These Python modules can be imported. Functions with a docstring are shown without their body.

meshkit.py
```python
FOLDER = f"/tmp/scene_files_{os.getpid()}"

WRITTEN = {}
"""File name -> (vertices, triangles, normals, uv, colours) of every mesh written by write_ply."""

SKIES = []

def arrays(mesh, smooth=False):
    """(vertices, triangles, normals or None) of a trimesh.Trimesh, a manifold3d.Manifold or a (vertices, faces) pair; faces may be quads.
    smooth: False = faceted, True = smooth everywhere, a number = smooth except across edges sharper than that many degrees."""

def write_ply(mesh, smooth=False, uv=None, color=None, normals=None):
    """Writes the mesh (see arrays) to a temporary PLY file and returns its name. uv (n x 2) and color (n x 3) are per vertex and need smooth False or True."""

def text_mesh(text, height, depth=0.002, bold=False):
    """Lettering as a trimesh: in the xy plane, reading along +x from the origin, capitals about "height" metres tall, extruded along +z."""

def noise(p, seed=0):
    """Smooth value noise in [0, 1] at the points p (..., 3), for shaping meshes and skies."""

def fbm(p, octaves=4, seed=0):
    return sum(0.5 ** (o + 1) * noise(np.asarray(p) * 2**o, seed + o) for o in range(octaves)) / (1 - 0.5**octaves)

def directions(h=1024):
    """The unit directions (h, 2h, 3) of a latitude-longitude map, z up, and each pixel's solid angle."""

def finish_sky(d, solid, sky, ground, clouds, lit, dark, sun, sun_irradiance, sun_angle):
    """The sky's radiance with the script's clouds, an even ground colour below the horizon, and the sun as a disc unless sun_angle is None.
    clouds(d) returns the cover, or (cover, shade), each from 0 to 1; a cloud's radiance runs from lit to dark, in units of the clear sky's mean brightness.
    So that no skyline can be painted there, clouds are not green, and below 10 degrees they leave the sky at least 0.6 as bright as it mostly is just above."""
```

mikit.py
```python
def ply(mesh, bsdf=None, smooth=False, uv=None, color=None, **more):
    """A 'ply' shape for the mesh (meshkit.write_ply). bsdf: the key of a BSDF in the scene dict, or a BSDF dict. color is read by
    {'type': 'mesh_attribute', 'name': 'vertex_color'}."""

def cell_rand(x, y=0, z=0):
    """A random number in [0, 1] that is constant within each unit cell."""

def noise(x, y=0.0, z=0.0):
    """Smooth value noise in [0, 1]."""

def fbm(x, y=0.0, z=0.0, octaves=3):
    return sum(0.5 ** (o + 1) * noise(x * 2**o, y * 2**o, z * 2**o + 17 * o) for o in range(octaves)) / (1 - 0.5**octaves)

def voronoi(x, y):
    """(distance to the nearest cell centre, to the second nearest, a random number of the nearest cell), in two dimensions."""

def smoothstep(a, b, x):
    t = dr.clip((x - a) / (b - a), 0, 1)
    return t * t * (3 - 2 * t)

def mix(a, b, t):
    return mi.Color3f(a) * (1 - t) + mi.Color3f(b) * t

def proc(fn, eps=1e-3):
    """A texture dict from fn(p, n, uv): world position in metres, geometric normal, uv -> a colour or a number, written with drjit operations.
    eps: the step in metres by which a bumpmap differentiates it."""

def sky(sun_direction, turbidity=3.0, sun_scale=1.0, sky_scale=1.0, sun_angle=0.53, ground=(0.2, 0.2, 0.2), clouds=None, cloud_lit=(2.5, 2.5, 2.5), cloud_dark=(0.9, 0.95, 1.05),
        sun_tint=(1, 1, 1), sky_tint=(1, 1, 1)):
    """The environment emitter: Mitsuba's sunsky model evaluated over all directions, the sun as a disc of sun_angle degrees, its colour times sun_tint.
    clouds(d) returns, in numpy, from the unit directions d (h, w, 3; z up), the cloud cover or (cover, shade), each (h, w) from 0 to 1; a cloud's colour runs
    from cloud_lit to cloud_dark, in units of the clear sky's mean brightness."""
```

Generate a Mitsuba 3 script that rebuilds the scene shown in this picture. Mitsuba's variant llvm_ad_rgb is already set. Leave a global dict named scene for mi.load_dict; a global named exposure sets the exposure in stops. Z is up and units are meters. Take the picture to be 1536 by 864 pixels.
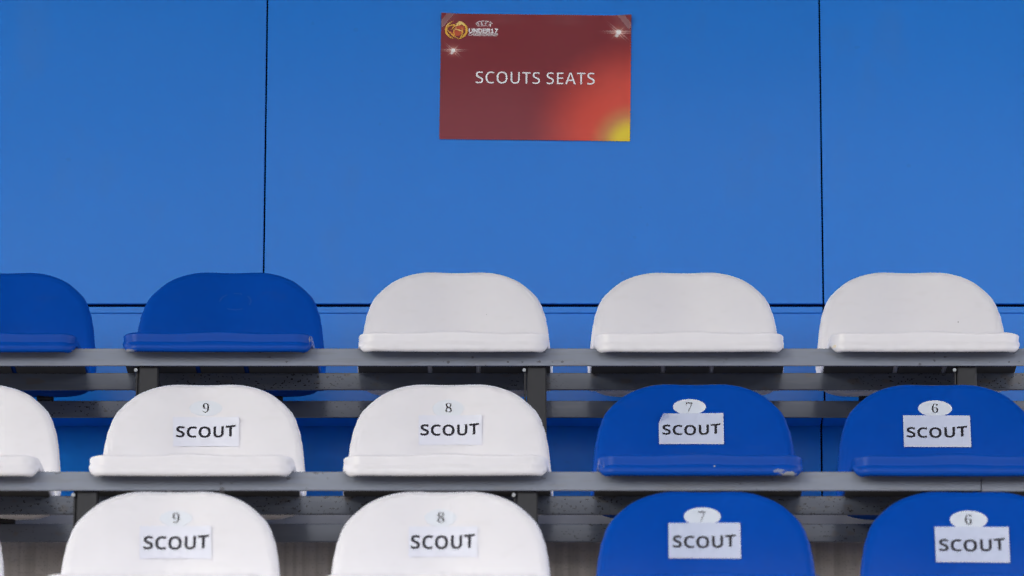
import json, math
import numpy as np
import drjit as dr
import mitsuba as mi
import trimesh
import manifold3d as m3
from shapely import affinity
from shapely.geometry import Polygon, Point, LineString, box as sbox
import meshkit, mikit
from mikit import noise, fbm, smoothstep, mix

T = mi.ScalarTransform4f
scene, labels = {}, {}

# ------------------------------------------------------------------ camera, sky, exposure
EYE = [0.20026, -11.71956, -3.17079]
AIM = [-0.0062268, 0.9620519, 0.2727956]
UP = [0.0001114, -0.2728002, 0.9620707]
scene['camera'] = {
    'type': 'thinlens', 'fov': 10.2295, 'fov_axis': 'x', 'aperture_radius': 0.018, 'focus_distance': 12.45,
    'near_clip': 0.1, 'far_clip': 1000.0,
    'to_world': T().look_at(origin=EYE, target=[a + b for a, b in zip(EYE, AIM)], up=UP)}
scene['sky'] = mikit.sky([-0.62, -0.75, 0.20], turbidity=3, sun_scale=0.09, sun_angle=28, sun_tint=(.62, .92, 1.75), clouds=lambda d: 1.0,
                         cloud_lit=(2.44, 2.5, 2.72), ground=(.22, .21, .20))
exposure = 3.95

ROWS = [(0.0, 0.0), (-0.8, -0.46889), (-1.63102, -0.89996)]      # (depth, height) of each row's front rail
TREADS = [(-0.30, -0.408), (-1.10, -0.877), (-1.93, -1.308)]     # front edge and height of each concrete tread
WALL = 0.85                                                       # front face of the wall panels
LEDGE, SETBACK = 0.112, 0.18                                       # the wall's lower edge and how far the plinth stands back under it
X0, X1 = -3.0, 3.5

# ------------------------------------------------------------------ materials
def rgb(*c): return {'type': 'rgb', 'value': list(c)}
def srgb(r, g, b):
    return [((c / 255 + .055) / 1.055) ** 2.4 if c > 10 else c / 255 / 12.92 for c in (r, g, b)]

# wear patches on the plastic: world centre, radii, strength (scuffed pale corners, a yellowed spot)
WEAR_BLUE = [((-.690, -.045, .004), (.016, .03, .0055), .95), ((-.803, -.045, .006), (.006, .03, .004), .6), ((.671, -.845, -.466), (.020, .03, .0060), .95), ((.655, -.845, -.460), (.014, .03, .004), .6),
             ((.527, -.845, -.450), (.0028, .03, .0022), 1.0), ((-.3045, -.03, .03), (.0015, .05, .012), .8), ((.310, -.80, -.445), (.0016, .05, .010), .7)]
WEAR_YELLOW = [((.807, -.035, .014), (.006, .03, .004), .55)]
SPECKS_WHITE = [((.842, .42, .292), .0022), ((1.103, .40, .19), .0018), ((.192, .40, .155), .0026), ((.066, .42, .21), .0012)]

def patches(p, items):
    m = mi.Float(0)
    w = noise(p.x * 160, p.y * 160, p.z * 160) * 0.9
    for (c, r, s) in items:
        d = dr.sqrt(dr.square((p.x - c[0]) / r[0]) + dr.square((p.y - c[1]) / r[1]) + dr.square((p.z - c[2]) / r[2]))
        m = dr.maximum(m, s * (1 - smoothstep(.55, 1.0, d + w - .45)))
    return m

def white_plastic(p, n, uv):
    t = fbm(p.x * 9, p.y * 9, p.z * 9)
    c = mix((.768, .745, .768), (.786, .765, .784), t)
    grime = smoothstep(.56, .82, fbm(p.x * 34 + 5, p.y * 34, p.z * 60, 4)) * .05
    c = mix(c, (.46, .44, .40), grime)
    c = mix(c, (.74, .60, .28), patches(p, WEAR_YELLOW))
    s = mi.Float(0)
    for (q, r) in SPECKS_WHITE:
        d = dr.sqrt(dr.square(p.x - q[0]) + dr.square(p.z - q[2])) / r
        s = dr.maximum(s, (1 - smoothstep(.5, 1.1, d)) * .75)
    return mix(c, (.10, .095, .09), s)

def blue_plastic(p, n, uv):
    t = fbm(p.x * 7, p.y * 7, p.z * 7)
    c = mix((.0014, .060, .362), (.0022, .066, .398), t)
    c = mix(c, (.03, .08, .32), smoothstep(.60, .85, fbm(p.x * 26, p.y * 26, p.z * 40, 4)) * .10)
    # faint ring where an old number plate came off in the back row
    d = dr.sqrt(dr.square((p.x + .489) / .034) + dr.square((p.z - .245) / .020))
    ring = (1 - smoothstep(.0, .10, dr.abs(d - 1))) * smoothstep(.45, .6, noise(p.x * 60, p.z * 60)) * smoothstep(.1, .3, p.y)
    c = mix(c, (.06, .13, .40), ring * .30)
    return mix(c, (.34, .35, .36), patches(p, WEAR_BLUE))

def paint_grey(p, n, uv):
    t = fbm(p.x * 3, p.y * 30, p.z * 60, 3)
    c = mix((.135, .155, .200), (.170, .190, .235), t)
    c = mix(c, (.20, .22, .255), smoothstep(.55, .8, fbm(p.x * 12, p.y * 50, p.z * 90 + 7, 3)) * .5)
    chips = smoothstep(.70, .75, fbm(p.x * 210, p.y * 210, p.z * 210, 2)) * smoothstep(.40, .60, fbm(p.x * 6 + 3, p.y * 6, p.z * 6, 2))
    rust = smoothstep(.66, .76, fbm(p.x * 30 + 9, p.y * 40, p.z * 40, 3)) * .6
    c = mix(c, (.17, .15, .135), rust)
    return mix(c, (.030, .027, .026), chips * .8)

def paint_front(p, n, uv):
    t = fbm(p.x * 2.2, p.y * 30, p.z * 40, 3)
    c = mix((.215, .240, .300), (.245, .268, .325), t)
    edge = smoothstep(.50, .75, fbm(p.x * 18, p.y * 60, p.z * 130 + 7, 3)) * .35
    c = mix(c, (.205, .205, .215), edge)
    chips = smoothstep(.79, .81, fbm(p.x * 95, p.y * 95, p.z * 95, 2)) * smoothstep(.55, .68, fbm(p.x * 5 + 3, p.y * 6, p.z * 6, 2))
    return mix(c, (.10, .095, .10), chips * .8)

def paint_panel(p, n, uv):
    t = fbm(p.x * 1.6, p.y, p.z * 1.2, 3)
    c = mix((.0075, .185, .675), (.0105, .199, .710), t)
    c = c * (.965 + .05 * mikit.cell_rand(dr.floor((p.x + 9.3986) / 1.2785), 3, 5)) * (.985 + .03 * fbm(p.x * 14, p.z * .6, 2, 3))
    dirt = smoothstep(.62, .80, fbm(p.x * 8, p.y, p.z * 3 + 4, 4)) * .10
    c = mix(c, (.10, .20, .42), dirt)
    specks = smoothstep(.80, .83, noise(p.x * 70, p.z * 70, p.y * 10)) * smoothstep(.74, .80, noise(p.x * 9 + 2, p.z * 9))
    return mix(c, (.03, .06, .16), specks * .08)

def concrete(p, n, uv):
    t = fbm(p.x * 5, p.y * 5, p.z * 9, 4)
    c = mix((.42, .375, .345), (.52, .475, .445), t)
    streak = smoothstep(.35, .80, fbm(p.x * 110, p.y * 4, p.z * 1.5, 3))
    c = mix(c, (.27, .245, .215), streak * .5)
    pits = smoothstep(.70, .76, noise(p.x * 260, p.y * 260, p.z * 260))
    return mix(c, (.26, .24, .22), pits * .25)

def concrete_height(p, n, uv): return fbm(p.x * 60, p.y * 60, p.z * 60, 3)
def panel_height(p, n, uv): return fbm(p.x * 1.3, p.y, p.z * 1.7, 2)
def paving(p, n, uv): return mix((.20, .19, .175), (.28, .265, .25), fbm(p.x * 2, p.y * 2, 0, 3))
def dirt_rough(p, n, uv): return .20 + .14 * fbm(p.x * 14, p.y * 14, p.z * 14, 3)

PW, PH = .4385, .3035
def poster_print(p, n, uv):
    x, y = uv.x * PW, uv.y * PH          # metres from the sheet's top left corner
    c = mix((.205, .026, .034), (.235, .042, .054), smoothstep(.10, .30, y))
    d = dr.sqrt(dr.square(x - PW - .004) + dr.square((y - PH - .004) * 1.02))
    ang = (PW - x) / dr.maximum(PH - y + PW - x, 1e-4)
    c = mix((.68, .078, .050), c, smoothstep(.095, .265, d - .03 * (.5 - ang)))
    c = mix((.58, .24, .085), c, smoothstep(.052, .105, d))
    c = mix((.78, .60, .040), c, smoothstep(.030, .070, d))
    def flare(c, fx, fy, k):
        a, b = (x - fx) / k, (y - fy) / k
        r = dr.sqrt(a * a + b * b)
        glow = dr.exp(-dr.square(r / .0125))
        def ray(ca, sa, off, length, wid):
            u, v = a * ca + b * sa, -a * sa + b * ca - off
            return dr.exp(-dr.square(v / wid)) * dr.exp(-dr.square(u / length))
        s = .75 * ray(1, 0, -.0022, .024, .0011) + .65 * ray(1, 0, .0022, .021, .0011)
        s += .65 * ray(.74, .67, -.002, .019, .0010) + .55 * ray(.72, .69, .003, .017, .0010) + .7 * ray(.70, -.71, 0, .013, .0012)
        core = 1 - smoothstep(.0035, .0080, r)
        core2 = (1 - smoothstep(.001, .0060, dr.sqrt(dr.square(a + .0035) + dr.square(b - .0085)))) * .8
        c = mix(c, (.78, .30, .22), dr.clip(glow * .5, 0, 1))
        c = mix(c, (.90, .70, .66), dr.clip(s, 0, 1))
        return mix(c, (.84, .84, .82), dr.maximum(core, core2))
    c = flare(c, .0285, .089, .80)
    c = flare(c, .4095, .0405, 1.0)
    return c

def two(b): return {'type': 'twosided', 'b': b}
P = mikit.proc
scene['m_white'] = two({'type': 'principled', 'base_color': P(white_plastic), 'roughness': P(dirt_rough), 'specular': .5})
scene['m_blue'] = two({'type': 'principled', 'base_color': P(blue_plastic), 'roughness': P(dirt_rough), 'specular': .12})
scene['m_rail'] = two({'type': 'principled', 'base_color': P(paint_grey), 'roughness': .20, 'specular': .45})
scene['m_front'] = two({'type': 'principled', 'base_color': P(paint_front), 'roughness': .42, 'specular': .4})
scene['m_post'] = two({'type': 'principled', 'base_color': rgb(.026, .026, .029), 'roughness': .5, 'specular': .35})
scene['m_plate_steel'] = two({'type': 'principled', 'base_color': rgb(.075, .074, .072), 'roughness': .5, 'specular': .3})
scene['m_zinc'] = two({'type': 'principled', 'base_color': rgb(.30, .31, .32), 'metallic': .6, 'roughness': .45})
scene['m_panel'] = two({'type': 'bumpmap', 'arbitrary': P(panel_height, eps=.02), 'scale': .004,
                        'bsdf': {'type': 'principled', 'base_color': P(paint_panel), 'roughness': .23, 'specular': .33}})
scene['m_plinth'] = two({'type': 'principled', 'base_color': P(paint_panel), 'roughness': .30, 'specular': .19})
scene['m_gap'] = two({'type': 'diffuse', 'reflectance': rgb(.006, .010, .035)})
scene['m_concrete'] = two({'type': 'bumpmap', 'arbitrary': P(concrete_height, eps=.002), 'scale': .0025,
                           'bsdf': {'type': 'principled', 'base_color': P(concrete), 'roughness': .85, 'specular': .2}})
scene['m_nosing'] = two({'type': 'principled', 'base_color': rgb(.30, .31, .345), 'roughness': .35, 'specular': .4})
scene['m_ground'] = two({'type': 'diffuse', 'reflectance': P(paving)})
scene['m_roof'] = two({'type': 'diffuse', 'reflectance': rgb(.06, .064, .07)})
scene['m_poster'] = two({'type': 'principled', 'base_color': P(poster_print), 'roughness': .30, 'specular': .25})
scene['m_paper'] = two({'type': 'principled', 'base_color': rgb(.52, .56, .69), 'roughness': .6, 'specular': .3})
scene['m_plate'] = two({'type': 'principled', 'base_color': rgb(.62, .66, .73), 'roughness': .4, 'specular': .4})
scene['m_ink'] = two({'type': 'principled', 'base_color': rgb(.012, .012, .020), 'roughness': .5, 'specular': .3})
scene['m_print_white'] = two({'type': 'principled', 'base_color': rgb(.80, .78, .80), 'roughness': .45, 'specular': .3})
scene['m_gold'] = two({'type': 'principled', 'base_color': rgb(.74, .40, .055), 'roughness': .45, 'specular': .3})
scene['m_gold_pale'] = two({'type': 'principled', 'base_color': rgb(.82, .60, .20), 'roughness': .45, 'specular': .3})
scene['m_emblem_red'] = two({'type': 'principled', 'base_color': rgb(.50, .085, .035), 'roughness': .45, 'specular': .3})

scene['m_plate_white'] = two({'type': 'principled', 'base_color': rgb(.715, .74, .79), 'roughness': .4, 'specular': .4})
scene['m_paper_white'] = two({'type': 'principled', 'base_color': rgb(.73, .735, .81), 'roughness': .6, 'specular': .3})
scene['m_tape'] = {'type': 'mask', 'opacity': .11, 'b': two({'type': 'principled', 'base_color': rgb(.8, .78, .80), 'roughness': .3, 'specular': .5})}
# ------------------------------------------------------------------ helpers
def key_for(k):
    if k not in scene and k not in labels and not any(q.startswith(k + '__') for q in scene): return k
    i = 1
    while True:
        q = f'{k}_{i:03d}'
        if q not in scene and q not in labels and not any(s.startswith(q + '__') for s in scene): return q
        i += 1

def part(parent, name, mesh, bsdf, smooth=False, **kw):
    k = key_for(f'{parent}__{name}')
    scene[k] = mikit.ply(mesh, bsdf, smooth=smooth, **kw)
    return k

def share(parent, name, shape, to_world, bsdf):
    k = key_for(f'{parent}__{name}')
    scene[k] = {**shape, 'to_world': to_world, 'bsdf': {'type': 'ref', 'id': bsdf}}
    return k

def bevel_box(lo, hi, b=.002):
    lo, hi = np.array(lo, float), np.array(hi, float)
    pts = []
    for ax in range(3):
        l, h = lo + b, hi - b
        l[ax], h[ax] = lo[ax], hi[ax]
        pts += [[x, y, z] for x in (l[0], h[0]) for y in (l[1], h[1]) for z in (l[2], h[2])]
    return m3.Manifold.hull_points(np.array(pts))

def joined(*ms):
    out = []
    for m in ms:
        v, f, _ = meshkit.arrays(m)
        out.append(trimesh.Trimesh(v, f, process=False))
    return trimesh.util.concatenate(out)


# ---- seat shell geometry (seat frame: x across, y into depth, z up, origin on the front rail's axis) ----
HALF = np.array([(0, 0), (.08, 0), (.13, .0005), (.165, .003), (.189, .010), (.200, .022), (.2060, .040), (.2085, .060),
                 (.2095, .09), (.206, .125), (.2025, .156), (.1995, .170), (.1975, .183), (.1925, .197), (.1890, .209),
                 (.1830, .221), (.1785, .229), (.1655, .2435), (.1610, .2480), (.1440, .2630), (.1280, .2730),
                 (.1050, .2825), (.0790, .2885), (.0550, .2900), (.0250, .2890), (0, .2885)])
HALF[:, 1] += .0055 * np.clip((HALF[:, 1] - .05) / .2, 0, 1)
BACK_Z = .026


def fwd(x):
    return .026 * (1 - np.exp(-(x / .088) ** 2))


def back_point(x, h, off=0.0):
    """A point on the backrest's front face: x across, h up from its lower edge, off metres in front of it."""
    x, h = np.asarray(x, float), np.asarray(h, float)
    y = .408 + .050 * (h / .29) - .010 * np.sin(np.pi * np.clip(h / .29, 0, 1)) - fwd(x)
    return np.stack([x, y - off, BACK_Z + h - .28 * fwd(x) + 0 * y], -1)


def smooth_curve(pts, n):
    """n points evenly spaced along a Catmull-Rom curve through pts."""
    pts = np.asarray(pts, float)
    q = np.vstack([2 * pts[0] - pts[1], pts, 2 * pts[-1] - pts[-2]])
    out = []
    for i in range(1, len(q) - 2):
        for t in np.linspace(0, 1, 24, endpoint=False):
            a, b, c, d = q[i - 1:i + 3]
            out.append(.5 * ((2 * b) + (c - a) * t + (2 * a - 5 * b + 4 * c - d) * t * t + (3 * b - a - 3 * c + d) * t ** 3))
    out = np.array(out + [pts[-1]])
    s = np.r_[0, np.cumsum(np.linalg.norm(np.diff(out, axis=0), axis=1))]
    u = np.linspace(0, s[-1], n)
    return np.stack([np.interp(u, s, out[:, k]) for k in range(2)], 1)


def skin(rings, close_start, close_end):
    """A closed surface through rings of equally many points, capped by the two centre points."""
    n = len(rings[0])
    v = np.vstack([np.vstack(rings), [close_start, close_end]])
    f = []
    i = np.arange(n); j = (i + 1) % n
    for a in range(len(rings) - 1):
        f.append(np.stack([a * n + i, a * n + j, (a + 1) * n + j], 1)); f.append(np.stack([a * n + i, (a + 1) * n + j, (a + 1) * n + i], 1))
    c0, c1 = len(v) - 2, len(v) - 1
    f.append(np.stack([np.full(n, c0), j, i], 1))
    b = (len(rings) - 1) * n
    f.append(np.stack([np.full(n, c1), b + i, b + j], 1))
    m = trimesh.Trimesh(v, np.vstack(f), process=False)
    if m.volume < 0: m.invert()
    return m


def backrest_mesh():
    right = smooth_curve(HALF, 150)
    loop = np.vstack([right, (right * [-1, 1])[-2:0:-1]])
    c = np.array([0, .145])
    def ring(r, off): 
        q = c + (loop - c) * r
        return back_point(q[:, 0], q[:, 1], off)
    rings = [ring(r, 0) for r in np.linspace(.04, .90, 26)]
    roll, start = .015, .90
    for t in np.linspace(0, 1, 12)[1:]:
        rings.append(ring(start + (1 - start) * t, -roll * (1 - math.sqrt(max(0, 1 - t * t)))))
    rings.append(ring(1.0, -.024))
    rings.append(ring(.997, -.0262)); rings.append(ring(.985, -.0262)); rings.append(ring(.978, -.0245))
    for t in np.linspace(.93, 0, 8):
        rings.append(ring(.978 * (start + (1 - start) * t), -.0055 - roll * (1 - math.sqrt(max(0, 1 - t * t)))))
    for r in np.linspace(.84, .04, 14): rings.append(ring(r, -.0055))
    return skin(rings, back_point(0, c[1]), back_point(0, c[1], -.0055))


def pan_mesh():
    n = 60
    a = np.linspace(0, math.pi / 2, 14)
    rf, w, y0, y1 = .034, .198, -.042, .392
    pts = [(x, y0) for x in np.linspace(0, w - rf, 22)[:-1]]
    pts += [(w - rf + rf * math.sin(t), y0 + rf * (1 - math.cos(t))) for t in a]
    pts += [(w + .013 * s, y0 + rf + (y1 - .008 - y0 - rf) * s) for s in np.linspace(0, 1, 30)[1:]]
    pts += [(w + .013 - .008 * (1 - math.cos(t)), y1 - .008 + .008 * math.sin(t)) for t in a[1:]]
    pts += [(x, y1) for x in np.linspace(w + .005, 0, 18)[1:]]
    right = np.array(pts)
    loop = np.vstack([right, (right * [-1, 1])[-2:0:-1]])
    tang = np.roll(loop, -1, 0) - np.roll(loop, 1, 0)
    nor = np.stack([tang[:, 1], -tang[:, 0]], 1); nor /= np.linalg.norm(nor, axis=1, keepdims=True)
    c = np.array([0, .18])
    def top(x, y, r):
        z = .0425 + .0042 * np.exp(-(x / .055) ** 2) + .0012 * np.clip((np.abs(x) - .11) / .06, 0, 1)
        z = z - .016 * (1 - r ** 4)
        return z + .055 * np.clip((y - .29) / .1, 0, 1) ** 2
    def flat(r, dz=0, inset=0):
        q = c + (loop - nor * inset - c) * r
        return np.stack([q[:, 0], q[:, 1], top(q[:, 0], q[:, 1], r) + dz], 1)
    # how far the edge hangs down: full in front of the rail, less at the sides, little at the back
    x, y = loop[:, 0], loop[:, 1]
    side = np.clip((y + .036) / .034, 0, 1); side = side * side * (3 - 2 * side)
    low = .0195 * side - (.0045 + .0012 * np.exp(-(x / .11) ** 2)) * (1 - side)
    rings = [flat(r) for r in np.linspace(.05, .93, 22)] + [flat(.965, .0004), flat(.985, .0002)]
    zt = top(x, y, 1.0)
    for o, d in ((-.0045, .0001), (-.0018, .0005), (.0006, .0014), (.0020, .0030), (.0026, .0052), (.0021, .011), (.0013, .0180), (.0011, .0205), (.0014, .0220), (.0024, .0245), (.0034, .0290),
                 (.0036, .0335), (.0029, .0375), (.0014, .0402), (-.0006, .0418), (-.0030, .0424), (-.0052, .0418), (-.0060, .0395), (-.0062, .030), (-.0070, .012), (-.0090, .0062)):
        q = loop + nor * o
        rings.append(np.stack([q[:, 0], q[:, 1], zt - (zt - low) * d / .0475], 1))
    for r in np.linspace(.93, .05, 16): rings.append(flat(r, -.0055))
    z0 = float(top(np.array(0.), np.array(.18), 0.))
    return skin(rings, [0, .18, z0], [0, .18, z0 - .0055])


# ------------------------------------------------------------------ the large structure
def structure(name, mesh, bsdf, **kw):
    scene[name] = mikit.ply(mesh, bsdf, **kw)
    labels[name] = {'kind': 'structure'}

def quad(x0, x1, y0, y1, z):
    return (np.array([[x0, y0, z], [x1, y0, z], [x1, y1, z], [x0, y1, z]], float), np.array([[0, 1, 2], [0, 2, 3]]))

structure('ground', quad(-400, 400, -400, 400, -4.80), 'm_ground')
steps = list(TREADS)
for i in range(8): steps.append((TREADS[-1][0] - .8 * (i + 1), TREADS[-1][1] - .42 * (i + 1)))
prof = [(1.6, -4.9), (1.6, steps[0][1])]
for i, (y, z) in enumerate(steps):
    prof.append((y + .006, z)); prof.append((y, z - .006))
    prof.append((y, steps[i + 1][1] if i + 1 < len(steps) else -4.9))
cs = m3.CrossSection([np.array(prof, float)], m3.FillRule.NonZero)
ter = cs.extrude(X1 - X0 + 3)
v, f, _ = meshkit.arrays(ter)
v = np.stack([v[:, 2] + X0 - 1.5, v[:, 0], v[:, 1]], 1)
ter = trimesh.Trimesh(v, f, process=False)
if ter.volume < 0: ter.invert()
structure('concrete_terrace', ter, 'm_concrete')
nose = [bevel_box([X0 - 1.4, y - .004, z - .052], [X1 + 1.4, y - .0005, z + .004], .001) for y, z in TREADS]
for q in nose: part('concrete_terrace', 'nosing', q, 'm_nosing')
ROOF_Z, ROOF_Y = 3.65, -8.45
structure('stand_roof', bevel_box([X0 - 4, ROOF_Y, ROOF_Z], [X1 + 4, 1.1, ROOF_Z + .18], .01), 'm_roof')

# the wall: upper and lower blue panels with dark joints
W = 'panel_wall'
labels[W] = {'label': 'bright blue panel wall with thin dark joints standing behind the top row of seats', 'category': 'wall'}
joints = [-.449 - 2 * 1.2785, -.449 - 1.2785, -.449, .8295, .8295 + 1.2785, .8295 + 2 * 1.2785]
lean = [0, 0, .0, 0, 0]
for i in range(5):
    a, b = joints[i] + .0018, joints[i + 1] - .0018
    part(W, 'upper_panel', bevel_box([a, WALL, .3560], [b, WALL + .012, 2.6], .0014), 'm_panel')
for i in range(5):
    a, b = joints[i] + .0020, joints[i + 1] - .0020
    part(W, 'lower_panel', bevel_box([a, WALL + .0055, LEDGE], [b, WALL + .016, .3365], .0014), 'm_panel')
    part(W, 'trim_strip', bevel_box([a, WALL + .0015, .3345], [b, WALL + .0118, .3495], .0012), 'm_panel')
    part(W, 'soffit_panel', bevel_box([a, WALL + .0175, LEDGE + .001], [b, WALL + SETBACK - .002, LEDGE + .012], .0014), 'm_plinth')
    part(W, 'plinth_panel', bevel_box([a, WALL + SETBACK, TREADS[0][1] + .010], [b, WALL + SETBACK + .012, LEDGE + .010], .0014), 'm_plinth')
part(W, 'backing', joined(bevel_box([joints[0], WALL + .020, LEDGE + .016], [joints[-1], WALL + .12, ROOF_Z + .01], .003),
                          bevel_box([joints[0], WALL + SETBACK + .016, TREADS[0][1] + .001], [joints[-1], WALL + SETBACK + .10, LEDGE + .3], .003)), 'm_gap')

def angle(x0, x1, y, z):
    return joined(bevel_box([x0, y, z - H], [x1, y + .0055, z + H], .0015), bevel_box([x0 + .001, y + .0050, z + H - .0052], [x1 - .001, y + .036, z + H - .0004], .0012))

# the steel frames that carry the seats: three rails, posts, arms, bolts
ROWNAMES = ['top', 'middle', 'bottom']
POSTS = [[-.6476, .1770, 1.0899], [-.706, .16, 1.00], [-.69, .19, 1.04]]
H = .0192
for r, (dy, dz) in enumerate(ROWS):
    S = key_for('seat_frame')
    labels[S] = {'label': f'grey painted steel rail frame carrying the {ROWNAMES[r]} row of seats', 'category': 'seat frame', 'group': 'steel frames under the seat rows'}
    cut = [X0, X1] if r != 1 else [X0, 1.052, X1]
    for a, b in zip(cut[:-1], cut[1:]):
        k = 0 if a == X0 else -.0016
        part(S, 'front_rail', angle(a + .0006, b - .0006, dy + k * .5, dz + k), 'm_front')
    part(S, 'middle_rail', angle(X0, X1, dy + .200, dz), 'm_rail')
    part(S, 'rear_rail', angle(X0, X1, dy + .418, dz - .005), 'm_rail')
    for x in POSTS[r]:
        part(S, 'post', bevel_box([x - .021, dy + .012, TREADS[r][1] + .001], [x + .021, dy + .050, dz + H - .008], .003), 'm_post')
        part(S, 'arm', bevel_box([x - .019, dy + .052, dz - H - .030], [x + .019, dy + .440, dz - H - .0065], .003), 'm_post')
        hexa = trimesh.creation.cylinder(radius=.0042, height=.006, sections=6)
        hexa.apply_transform(trimesh.transformations.rotation_matrix(math.pi / 2, [1, 0, 0])); hexa.apply_translation([x - .0265, dy + .008, dz - H - .0075])
        part(S, 'bolt', hexa, 'm_zinc')
        part(S, 'stiffener', bevel_box([x - .0265, dy + .014, dz - H - .11], [x - .0225, dy + .046, dz - H + .010], .001), 'm_post')

# ------------------------------------------------------------------ the seats
backrest, pan = mikit.ply(backrest_mesh(), smooth=True), mikit.ply(pan_mesh(), smooth=38)
ribs = [mikit.ply(bevel_box([x - .002, .045, .0195], [x + .002, .385, .036], .0006)) for x in (-.052, .052)]
clips = [mikit.ply(bevel_box([x - .02, y, .0195], [x + .02, y + .032, .036], .002)) for x in (-.12, .12) for y in (.003, .203)]
plate = mikit.ply(joined(*[bevel_box([a, .052, .0165], [b, .196, .0193], .0006) for a, b in ((-.206, -.057), (-.047, .047), (.057, .206))]))
feet = [mikit.ply(bevel_box([x - .018, .404, .0145], [x + .018, .430, .040], .002)) for x in (-.10, .10)]
rng = np.random.default_rng(7)
SEATS = [  # row, x, colour, label
    (0, -1.0, 'blue', 'plain blue seat in the top row, cut off by the left edge of the photo'),
    (0, -.5, 'blue', 'plain blue seat seen whole in the top row, without any label'),
    (0, 0., 'white', 'plain white seat in the top row right beside the whole blue seat'),
    (0, .5, 'white', 'plain white seat in the middle of the three white seats of the top row'),
    (0, 1.0, 'white', 'plain white seat at the right end of the top row, with a yellowed lip corner'),
    (1, -1.0, 'white', 'unnumbered white seat in the middle row, cut off by the left edge of the photo'),
    (1, -.5, 'white', 'white seat with plate 9 seen whole, in front of the plain blue seat'),
    (1, 0., 'white', 'white seat with plate 8 seen whole, left of the blue seat with plate 7'),
    (1, .5, 'blue', 'blue seat with plate 7 seen whole, a pale scuff on its front lip'),
    (1, 1.0, 'blue', 'blue seat with plate 6 cut by the right edge, its front lip in view'),
    (2, -1.03, 'white', 'white seat in the nearest row showing only a sliver at the lower left corner'),
    (2, -.508, 'white', 'white seat with plate 9 cut by the bottom edge, between two white ones'),
    (2, -.004, 'white', 'white seat with plate 8 cut by the bottom edge, next to a blue one'),
    (2, .496, 'blue', 'blue seat with plate 7 cut by the bottom edge, next to a white one'),
    (2, .996, 'blue', 'blue seat with plate 6 cut by the bottom edge, in the lower right corner'),
]
ROWPHRASE = ['top', 'middle', 'nearest']
seat_at = {}
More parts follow.
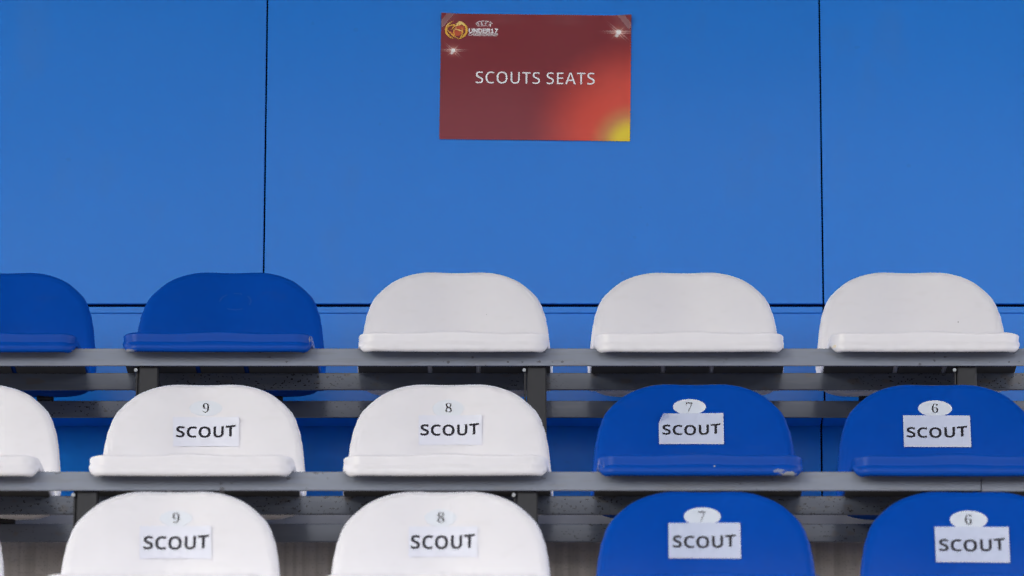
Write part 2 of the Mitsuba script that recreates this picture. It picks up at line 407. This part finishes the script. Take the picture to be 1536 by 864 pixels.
for r, x, colour, text in SEATS:
    S = key_for('stadium_seat')
    labels[S] = {'label': text, 'category': 'seat', 'group': f'{colour} plastic stadium seats'}
    dy, dz = ROWS[r]
    M = T().translate([x, dy + rng.uniform(-.002, .002), dz]).rotate([0, 0, 1], float(rng.uniform(-.4, .4))).rotate([0, 1, 0], float(rng.uniform(-.18, .18)))
    mat = 'm_' + colour
    share(S, 'backrest', backrest, M, mat); share(S, 'seat_pan', pan, M, mat)
    for q in ribs: share(S, 'rib', q, M, mat)
    share(S, 'mounting_plate', plate, M, 'm_plate_steel')
    for q in clips + feet: share(S, 'clip', q, M, 'm_post')
    seat_at[(r, round(x * 2) / 2)] = (S, M, colour, round(x * 2) / 2 - x)

# ------------------------------------------------------------------ writing
GLYPHS = {"S":[779,[[68,191],[147,161],[259,133],[323,126],[407,128],[464,142],[493,157],[514,173],[540,211],[550,248],[550,279],[543,310],[528,337],[498,367],[413,415],[301,459],[221,499],[168,536],[138,566],[114,599],[96,639],[86,671],[79,718],[79,774],[91,834],[107,872],[126,900],[170,944],[224,977],[280,998],[352,1012],[457,1014],[524,1007],[622,984],[699,956],[697,939],[650,818],[552,853],[482,869],[440,874],[367,872],[321,860],[285,838],[262,810],[247,766],[247,735],[254,704],[269,677],[300,646],[328,627],[398,592],[508,548],[585,508],[632,476],[681,422],[699,387],[711,352],[718,305],[718,249],[711,205],[702,175],[683,135],[662,105],[639,79],[597,47],[543,19],[503,5],[438,-9],[389,-14],[301,-14],[219,-7],[133,12],[68,37]]],"C":[893,[[82,455],[82,541],[89,611],[105,685],[128,751],[159,809],[203,869],[242,909],[294,946],[347,974],[399,993],[476,1009],[525,1014],[604,1014],[697,1002],[779,981],[848,953],[790,816],[676,858],[591,872],[534,872],[469,860],[435,848],[386,820],[334,770],[308,733],[292,700],[268,631],[254,535],[256,432],[273,345],[289,298],[308,260],[329,230],[360,197],[391,173],[442,147],[473,138],[534,128],[598,128],[662,135],[809,172],[807,30],[748,9],[671,-7],[594,-14],[504,-14],[438,-7],[378,7],[338,21],[291,44],[247,75],[196,124],[152,186],[131,228],[107,294],[91,366]]],"O":[1098,[[82,459],[84,580],[98,671],[124,755],[154,818],[193,874],[259,935],[331,977],[399,1000],[459,1012],[510,1016],[620,1014],[709,998],[795,963],[832,939],[867,911],[923,848],[942,821],[970,765],[1000,669],[1016,548],[1014,424],[1000,333],[970,238],[928,161],[890,114],[853,79],[814,51],[760,23],[678,-2],[587,-14],[510,-14],[431,-5],[375,9],[338,23],[291,47],[247,77],[193,128],[177,149],[154,184],[128,235],[110,287],[96,343]],[[256,465],[268,369],[294,286],[315,246],[334,220],[388,171],[454,140],[523,128],[577,128],[615,133],[660,145],[700,164],[731,185],[761,215],[792,260],[820,331],[834,394],[841,465],[841,542],[837,594],[816,688],[787,751],[764,787],[721,827],[686,848],[629,867],[579,874],[499,872],[455,862],[403,841],[362,813],[339,789],[313,754],[287,700],[273,655],[261,591],[256,540]]],"U":[1033,[[119,1000],[287,1000],[287,341],[294,292],[306,251],[334,201],[362,173],[396,152],[426,140],[469,131],[544,128],[592,135],[622,145],[666,169],[689,190],[710,218],[737,282],[746,344],[746,1000],[911,1000],[909,305],[895,235],[879,189],[862,156],[832,112],[779,61],[711,21],[639,-2],[552,-14],[445,-12],[361,5],[322,19],[280,40],[238,70],[186,126],[156,177],[135,233],[126,273],[119,331]]],"T":[790,[[19,858],[19,1000],[769,1000],[769,858],[478,855],[478,0],[310,0],[310,856]]],"E":[776,[[128,1000],[697,1000],[697,860],[300,860],[296,857],[298,590],[674,590],[674,450],[297,449],[296,144],[697,142],[697,0],[128,0]]],"A":[928,[[0,0],[371,1002],[552,1005],[907,58],[925,7],[925,-2],[753,-2],[748,2],[652,271],[647,275],[275,275],[175,-2]],[[322,421],[325,417],[606,420],[506,704],[468,844],[464,849],[457,842],[420,695]]],"6":[781,[[82,504],[89,583],[100,651],[117,714],[135,764],[154,806],[189,862],[233,910],[266,937],[322,968],[380,986],[426,993],[506,993],[558,986],[608,970],[652,944],[671,922],[681,904],[690,872],[690,848],[678,817],[659,795],[634,782],[579,769],[559,769],[554,826],[541,877],[522,913],[498,936],[465,948],[432,949],[398,940],[360,918],[320,876],[284,804],[257,707],[243,593],[245,559],[254,550],[264,548],[275,549],[327,574],[387,590],[469,594],[523,587],[562,576],[598,559],[631,536],[664,500],[690,454],[709,392],[713,359],[711,263],[699,207],[675,146],[636,89],[605,61],[560,34],[511,16],[462,7],[386,5],[338,12],[285,28],[250,45],[213,70],[180,103],[152,143],[130,184],[110,240],[96,296],[86,356],[82,417]],[[242,390],[252,290],[269,211],[289,158],[320,111],[357,76],[395,61],[435,61],[462,70],[479,82],[509,115],[528,151],[540,197],[548,255],[548,358],[543,400],[525,460],[499,502],[471,527],[445,539],[423,545],[379,545],[328,530],[276,500],[248,475],[243,460]]],"7":[781,[[82,723],[86,979],[718,979],[716,930],[337,19],[260,19],[609,813],[617,834],[616,850],[608,861],[596,865],[220,865],[204,862],[174,848],[147,819],[136,784],[128,723]]],"8":[781,[[61,273],[74,333],[87,358],[108,386],[166,435],[252,487],[261,502],[260,512],[254,521],[190,567],[143,614],[120,648],[100,697],[93,734],[93,781],[98,809],[113,856],[145,908],[194,948],[238,970],[286,984],[349,993],[441,993],[490,986],[553,966],[608,932],[645,887],[669,835],[678,779],[676,736],[669,706],[654,674],[625,640],[561,593],[503,559],[494,541],[497,530],[507,521],[575,484],[640,438],[682,391],[704,352],[720,292],[718,216],[703,163],[668,106],[645,82],[605,54],[559,32],[504,16],[418,5],[349,5],[303,9],[247,21],[208,35],[166,57],[127,87],[103,115],[80,156],[70,186],[61,237]],[[212,227],[217,192],[229,156],[250,118],[282,82],[307,66],[342,52],[374,47],[404,47],[437,52],[471,65],[497,83],[529,118],[549,154],[559,184],[564,218],[564,260],[556,297],[543,326],[524,353],[503,375],[420,431],[352,465],[339,466],[324,460],[301,442],[263,404],[240,370],[225,338],[217,309],[212,274]],[[252,768],[260,715],[287,661],[339,614],[416,571],[430,572],[447,582],[497,627],[522,669],[533,705],[538,738],[538,796],[533,826],[520,863],[502,892],[481,916],[459,932],[418,948],[383,951],[349,945],[317,929],[290,902],[273,874],[260,838]]],"9":[781,[[68,702],[75,756],[86,799],[99,833],[126,880],[144,903],[187,941],[230,966],[272,981],[333,993],[404,993],[464,981],[506,966],[554,939],[595,903],[620,871],[662,790],[676,749],[692,672],[699,604],[699,482],[692,408],[683,352],[662,270],[624,181],[582,120],[561,96],[514,59],[466,32],[399,12],[345,5],[289,5],[249,9],[203,21],[155,47],[131,71],[112,109],[107,154],[122,188],[145,201],[163,158],[198,108],[225,84],[256,67],[299,56],[348,56],[387,68],[433,99],[471,147],[490,186],[507,235],[531,356],[541,472],[530,489],[511,491],[468,450],[440,432],[415,419],[364,406],[279,406],[244,413],[202,428],[164,450],[132,477],[105,513],[92,540],[72,608],[68,648]],[[233,651],[246,575],[266,529],[300,492],[331,475],[372,466],[427,472],[457,483],[477,495],[517,535],[541,581],[538,661],[526,756],[507,828],[487,867],[475,885],[444,916],[406,934],[358,937],[317,922],[295,905],[280,887],[256,842],[241,787],[233,724]]]}

def glyph(ch):
    g = GLYPHS[ch]
    return g[0] / 1000, Polygon(np.array(g[1]) / 1000, [np.array(h) / 1000 for h in g[2:]])

def text_shapes(text, track=0.0):
    """Polygons of the text with capitals one unit tall, from x = 0, and the text's width."""
    out, x = [], 0
    for ch in text:
        if ch == ' ':
            x += .36; continue
        adv, g = glyph(ch)
        out.append(affinity.translate(g, x, 0)); x += adv + track
    b = [g.bounds for g in out]
    lo, hi = min(q[0] for q in b), max(q[2] for q in b)
    return [affinity.translate(g, -lo, 0) for g in out], hi - lo

def flat_mesh(polys, size):
    vs, fs, n = [], [], 0
    for g in polys:
        for q in getattr(g, 'geoms', [g]):
            if q.is_empty or q.area < 1e-9: continue
            v, f = trimesh.creation.triangulate_polygon(q, engine='earcut')
            v = np.column_stack([v, np.zeros(len(v))])
            v, f = trimesh.remesh.subdivide_to_size(v, f, size, max_iter=20)
            vs.append(v); fs.append(f + n); n += len(v)
    return np.vstack(vs)[:, :2], np.vstack(fs)

LABELS = [  # row, x, numeral, plate (x, h, rx, rh), numeral centre, paper corners, lettering (x0, h0, x1, h1, height)
    (1, -0.5, '9', [0.0022, 0.2374, 0.0336, 0.0175], [0.0022, 0.2382], [[-0.0641, 0.2172], [0.0713, 0.2173], [0.073, 0.1517], [-0.0621, 0.1516]], [-0.0564, 0.1838, 0.0639, 0.1838, 0.0254]),
    (1, 0, '8', [-0.0022, 0.2359, 0.0321, 0.0205], [-0.0015, 0.2382], [[-0.0627, 0.221], [0.0671, 0.221], [0.0675, 0.1546], [-0.062, 0.1546]], [-0.0582, 0.1876, 0.0605, 0.1876, 0.0254]),
    (1, 0.5, '7', [-0.0086, 0.2401, 0.0339, 0.0178], [-0.0089, 0.2397], [[-0.0723, 0.2248], [0.0603, 0.2255], [0.0606, 0.1561], [-0.0722, 0.1562]], [-0.0644, 0.188, 0.0536, 0.1879, 0.0231]),
    (1, 1.0, '6', [-0.0043, 0.2375, 0.0349, 0.0182], [-0.0043, 0.2375], [[-0.0713, 0.2218], [0.0659, 0.221], [0.0661, 0.1503], [-0.0714, 0.151]], [-0.0642, 0.1832, 0.0586, 0.1831, 0.0238]),
    (2, -0.5, '9', [-0.0013, 0.2357, 0.0309, 0.0166], [-0.0013, 0.2364], [[-0.0686, 0.2197], [0.0662, 0.2197], [0.0693, 0.153], [-0.0664, 0.153]], [-0.06, 0.1853, 0.0621, 0.1854, 0.0279]),
    (2, 0, '8', [-0.006, 0.2372, 0.0303, 0.018], [-0.0053, 0.2379], [[-0.066, 0.219], [0.0649, 0.2197], [0.0653, 0.1571], [-0.0653, 0.1571]], [-0.0606, 0.1871, 0.0588, 0.1871, 0.0286]),
    (2, 0.5, '7', [-0.0093, 0.2401, 0.035, 0.0187], [-0.0102, 0.2401], [[-0.0737, 0.2261], [0.0617, 0.2267], [0.0624, 0.1538], [-0.0738, 0.1539]], [-0.0653, 0.1876, 0.0523, 0.1875, 0.0252]),
    (2, 1.0, '6', [-0.002, 0.2335, 0.0356, 0.019], [-0.0024, 0.2339], [[-0.068, 0.2192], [0.0716, 0.2186], [0.0719, 0.146], [-0.0672, 0.1465]], [-0.0597, 0.1809, 0.0633, 0.1809, 0.0251]),
]
PAPER = {
    (1, '9'): 'SCOUT label on the whole white seat in front of the plain blue seat',
    (1, '8'): 'SCOUT label on the whole white seat with plate 8, left of a blue seat',
    (1, '7'): 'SCOUT label with a curled upper left corner on the whole blue seat',
    (1, '6'): 'flat SCOUT label on the blue seat cut by the right edge',
    (2, '9'): 'blurred SCOUT label on the white seat in the lower left of the photo',
    (2, '8'): 'blurred SCOUT label on the white seat at the bottom edge next to a blue one',
    (2, '7'): 'blurred SCOUT label on the blue seat at the bottom edge next to a white one',
    (2, '6'): 'blurred SCOUT label on the blue seat in the lower right corner'}
LIFT = {(1, .5, 0): .020, (1, .5, 1): .003, (2, 1., 1): .003, (1, -.5, 1): .004, (1, 0., 1): .004, (2, -.5, 1): .004}
for r, x, num, plate, nc, corners, lt in LABELS:
    S, M, colour, sh = seat_at[(r, x)]       # sh: how far this seat stands off its place in the row
    plate, nc = [plate[0] + sh, *plate[1:]], [nc[0] + sh, nc[1]]
    corners = [[q[0] + sh, q[1]] for q in corners]
    lt = [lt[0] + sh, lt[1], lt[2] + sh, *lt[3:]]
    row = ROWPHRASE[r]
    # number plate, part of the seat
    t = np.linspace(0, 2 * math.pi, 49)[:-1]
    rings = []
    for k in (.15, .4, .65, .85, .97): rings.append(back_point(plate[0] + plate[2] * k * np.cos(t), plate[1] + plate[3] * k * np.sin(t), .0011))
    for k, o in ((1.0, .0008), (1.0, -.0003)): rings.append(back_point(plate[0] + plate[2] * k * np.cos(t), plate[1] + plate[3] * k * np.sin(t), o))
    pm = skin(rings, back_point(plate[0], plate[1], .0011), back_point(plate[0], plate[1], -.0004))
    N = share(S, 'number_plate', mikit.ply(pm, smooth=30), M, 'm_plate' if colour == 'blue' else 'm_plate_white')
    labels[N] = {'label': f'oval plate with the number {num}'}
    g = glyph(num)[1]; b = g.bounds
    k = .0205
    v, f = flat_mesh([affinity.translate(g, -(b[0] + b[2]) / 2, -.5)], .25)
    share(N, 'numeral', mikit.ply((back_point(nc[0] + v[:, 0] * k, nc[1] + v[:, 1] * k * 1.04, .0018), f), smooth=True), M, 'm_ink')
    # the paper label taped to the backrest
    L = key_for('paper_label')
    labels[L] = {'label': PAPER[(r, num)], 'category': 'label', 'group': 'paper labels stuck to the backrests'}
    tl, tr, br, bl = [np.array(q) for q in corners]
    nu, nv = 41, 21
    U, V = np.meshgrid(np.linspace(0, 1, nu), np.linspace(0, 1, nv))
    q = (tl * ((1 - U) * (1 - V))[..., None] + tr * (U * (1 - V))[..., None] + br * (U * V)[..., None] + bl * ((1 - U) * V)[..., None])
    rr = np.random.default_rng(int(r * 100 + x * 10 + 50))
    wob = (meshkit.noise(np.stack([U * 3 + rr.uniform(0, 50), V * 2, 0 * U], -1)) - .5)
    edge = np.maximum(np.abs(U - .5), np.abs(V - .5)) * 2
    def lift_at(U, V, w=0):
        o = .0022 + w * .0016
        for cidx, (cu, cv) in enumerate(((0, 0), (1, 0), (1, 1), (0, 1))):
            h = LIFT.get((r, x, cidx), .0008)
            d = np.abs(U - cu) * 1.9 + np.abs(V - cv)
            o = o + h * np.clip(1 - d / .42, 0, 1) ** 2
        return o
    off = lift_at(U, V, wob)
    P3 = back_point(q[..., 0], q[..., 1], off).reshape(-1, 3)
    if (r, x, 0) in LIFT and LIFT[(r, x, 0)] > .01:        # the corner that has come loose and curls inwards
        d = np.clip(1 - (U * 1.9 + V) / .36, 0, 1) ** 1.5
        P3 = P3 + np.stack([.010 * d, 0 * d, -.004 * d], -1).reshape(-1, 3)
    idx = np.arange(nu * nv).reshape(nv, nu)
    a, b_, c_, d_ = idx[:-1, :-1].ravel(), idx[:-1, 1:].ravel(), idx[1:, 1:].ravel(), idx[1:, :-1].ravel()
    F = np.vstack([np.stack([a, d_, c_], 1), np.stack([a, c_, b_], 1)])
    share(L, 'sheet', mikit.ply((P3, F), smooth=True), M, 'm_paper' if colour == 'blue' else 'm_paper_white')
    shapes, wid = text_shapes('SCOUT', .05)
    v, f = flat_mesh([g.buffer(.016) for g in shapes], .35)
    s = v[:, 0] / wid
    tx = lt[0] + (lt[2] - lt[0]) * s
    th = lt[1] + (lt[3] - lt[1]) * s + (v[:, 1] - .5) * lt[4] * .93 + np.where(s > .5, .0042, .0014) * ((s - .5) / .5) ** 2 - .0008
    lu = (tx - tl[0]) / (tr[0] - tl[0]); lv = (tl[1] - th) / (tl[1] - bl[1])
    lw = (meshkit.noise(np.stack([lu * 3 + np.random.default_rng(int(r * 100 + x * 10 + 50)).uniform(0, 50), lv * 2, 0 * lu], -1)) - .5)
    share(L, 'lettering', mikit.ply((back_point(tx, th, lift_at(lu, lv, lw) + .0009), f), smooth=True), M, 'm_ink')

# ------------------------------------------------------------------ the red poster on the wall
A = 'red_poster'
labels[A] = {'label': 'red printed sheet reading SCOUTS SEATS taped to the blue wall', 'category': 'poster'}
PTL, PTR, PBR, PBL = np.array([-.0457, 1.0529]), np.array([.3941, 1.0478]), np.array([.3897, .7433]), np.array([-.0488, .7490])
def poster_point(x, y, off=0.0):
    """x, y in metres from the sheet's top left corner, y down."""
    u, v = (np.asarray(x, float) / PW)[..., None], (np.asarray(y, float) / PH)[..., None]
    q = PTL * (1 - u) * (1 - v) + PTR * u * (1 - v) + PBR * u * v + PBL * (1 - u) * v
    u, v = u[..., 0], v[..., 0]
    o = .0020 + .0022 * meshkit.noise(np.stack([u * 3.1, v * 2.3, 0 * u + 4], -1))
    o = o + .006 * np.clip(1 - (u * 1.45 + v) / .13, 0, 1) ** 1.5 + .007 * np.clip(1 - ((1 - u) * 1.45 + v) / .16, 0, 1) ** 1.5
    o = o + .0010 * (np.cos(u * 19) * .5 + .5) * np.clip(1 - v / .08, 0, 1)
    return np.stack([q[..., 0], WALL - o - off, q[..., 1]], -1)
nu, nv = 91, 65
U, V = np.meshgrid(np.linspace(0, 1, nu), np.linspace(0, 1, nv))
P3 = poster_point(U * PW, V * PH).reshape(-1, 3)
idx = np.arange(nu * nv).reshape(nv, nu)
a, b_, c_, d_ = idx[:-1, :-1].ravel(), idx[:-1, 1:].ravel(), idx[1:, 1:].ravel(), idx[1:, :-1].ravel()
F = np.vstack([np.stack([a, d_, c_], 1), np.stack([a, c_, b_], 1)])
part(A, 'sheet', (P3, F), 'm_poster', smooth=True, uv=np.stack([U.ravel(), V.ravel()], 1))
def printed(name, polys, bsdf, size=.012, off=.0008):
    """Polygons drawn in the sheet's own frame (x right, y up from the top left corner) as ink on it."""
    v, f = flat_mesh(polys, size)
    return part(A, name, (poster_point(v[:, 0], -v[:, 1], off), f), bsdf, smooth=True)
def placed_text(text, x0, x1, y, cap, track=0.0):
    shapes, wid = text_shapes(text, track)
    return [affinity.affine_transform(g, [(x1 - x0) / wid, 0, 0, cap, x0, -y]) for g in shapes]
printed('lettering', [g.buffer(-.00038) for g in placed_text('SCOUTS SEATS', .0812, .3560, .1685, .0288, .035)], 'm_print_white')

def helper_text(text, bold):
    """The helper's lettering as flat polygons (front faces of the extrusion, joined)."""
    m = meshkit.text_mesh(text, 1.0, .1, bold)
    top = m.triangles[(m.face_normals[:, 2] > .9)]
    from shapely import union_all
    return union_all([Polygon(t[:, :2]).buffer(.002) for t in top])
def fit_text(text, x0, x1, y, cap, bold=False, weight=0):
    g = helper_text(text, bold)
    b = g.bounds
    if weight: g = g.buffer(weight)
    return affinity.affine_transform(g.simplify(.01), [(x1 - x0) / (b[2] - b[0]), 0, 0, cap, x0 - b[0] * (x1 - x0) / (b[2] - b[0]), -y])
printed('title_lettering', [fit_text('UNDER17', .0642, .1310, .0460, .0100, True, .03)], 'm_print_white')
printed('subtitle_lettering', [fit_text('CHAMPIONSHIP', .0640, .1312, .0538, .0068, False, .015)], 'm_print_white')
# the arched word above it: letters on an arc between two arc lines
ac, ar = (.0990, -.0500), .0235
arch = []
for i, ch in enumerate('UEFA'):
    g = helper_text(ch, True); b = g.bounds
    g = affinity.translate(g, -(b[0] + b[2]) / 2, -b[1]).simplify(.01)
    ang = (i - 1.5) * -.36
    g = affinity.scale(g, .0066, .0074, origin=(0, 0))
    g = affinity.translate(g, 0, ar)
    arch.append(affinity.translate(affinity.rotate(g, math.degrees(ang), origin=(0, 0)), *ac))
def arc(r, a0, a1, cx, cy, ry=1.0, n=40):
    t = np.linspace(a0, a1, n)
    return LineString(np.stack([cx + r * np.sin(t), cy + r * ry * np.cos(t)], 1))
arch.append(arc(ar + .0095, -.62, .62, *ac).buffer(.0006))
arch.append(arc(ar - .0020, -.42, .42, *ac).buffer(.0005))
printed('arched_lettering', arch, 'm_print_white')
# the gold ball emblem
ex, ey, erx, ery = .0352, -.0400, .0248, .0222
def E(px, py): return (ex + px * erx, ey + py * ery)
def stroke(pts, w, taper=True):
    p = smooth_curve([E(*q) for q in pts], 30)
    d = np.gradient(p, axis=0); d /= np.linalg.norm(d, axis=1, keepdims=True)
    nn = np.stack([-d[:, 1], d[:, 0]], 1)
    ww = w * (np.sin(np.linspace(0.12, math.pi - .12, 30)) if taper else 1)
    return Polygon(np.vstack([p + nn * np.reshape(ww, (-1, 1)), (p - nn * np.reshape(ww, (-1, 1)))[::-1]])).buffer(0)
def circ(a0, a1, k=1.0, n=9):
    return [(k * math.sin(t), k * math.cos(t)) for t in np.radians(np.linspace(a0, a1, n))]
red = [Polygon([E(*q) for q in circ(0, 345, .62, 24)]).buffer(.001), Polygon([E(*q) for q in ((.1, .55), (.62, .45), (.75, .1), (.5, -.1), (.15, .1))]).buffer(.0015)]
red = [red[0].difference(Polygon([E(*q) for q in ((-.7, .7), (.0, .7), (-.15, .1), (-.25, -.3), (-.7, -.1))])).union(red[1])]
printed('emblem_field', red, 'm_emblem_red', off=.0008)
gold = [stroke(circ(190, 345), .0016), stroke(circ(200, 330, .90), .0011), stroke(circ(20, 172), .0018), stroke(circ(30, 160, .90), .0012),
        stroke([(-.9, .15), (-.55, -.35), (-.1, -.75), (.25, -1.0)], .0013), stroke([(.25, -1.0), (.5, -.6), (.58, -.1), (.5, .3)], .0013),
        stroke([(-.85, .25), (-.5, .5), (-.15, .55), (-.35, .2), (-.5, -.05)], .0016), stroke([(-.15, .2), (-.25, -.2), (-.2, -.55), (-.4, -.85)], .0013)]
printed('emblem_ring', gold, 'm_gold', off=.0014)
pale = [stroke([(-.05, .62), (.3, .8), (.62, .62), (.85, .35)], .0024), stroke([(-.1, .25), (.05, .5), (.35, .62), (.65, .75)], .0020),
        stroke([(-.25, .1), (.1, .05), (.45, -.12), (.6, .05)], .0013), stroke([(.15, .98), (.45, .85), (.7, .68)], .0013), stroke([(-.55, .85), (-.8, .6), (-.95, .3)], .0010)]
printed('emblem_highlight', pale, 'm_gold_pale', off=.0020)
# clear tape over the two upper corners
for cx, sx in ((.012, 1), (PW - .014, -1)):
    t = affinity.rotate(sbox(-.021, -.0065, .021, .0065), 52 * sx, origin=(0, 0))
    t = affinity.translate(t, cx, -.013).intersection(sbox(.0005, -.05, PW - .0005, -.0005))
    printed('tape', [t], 'm_tape', size=.006, off=.0011)
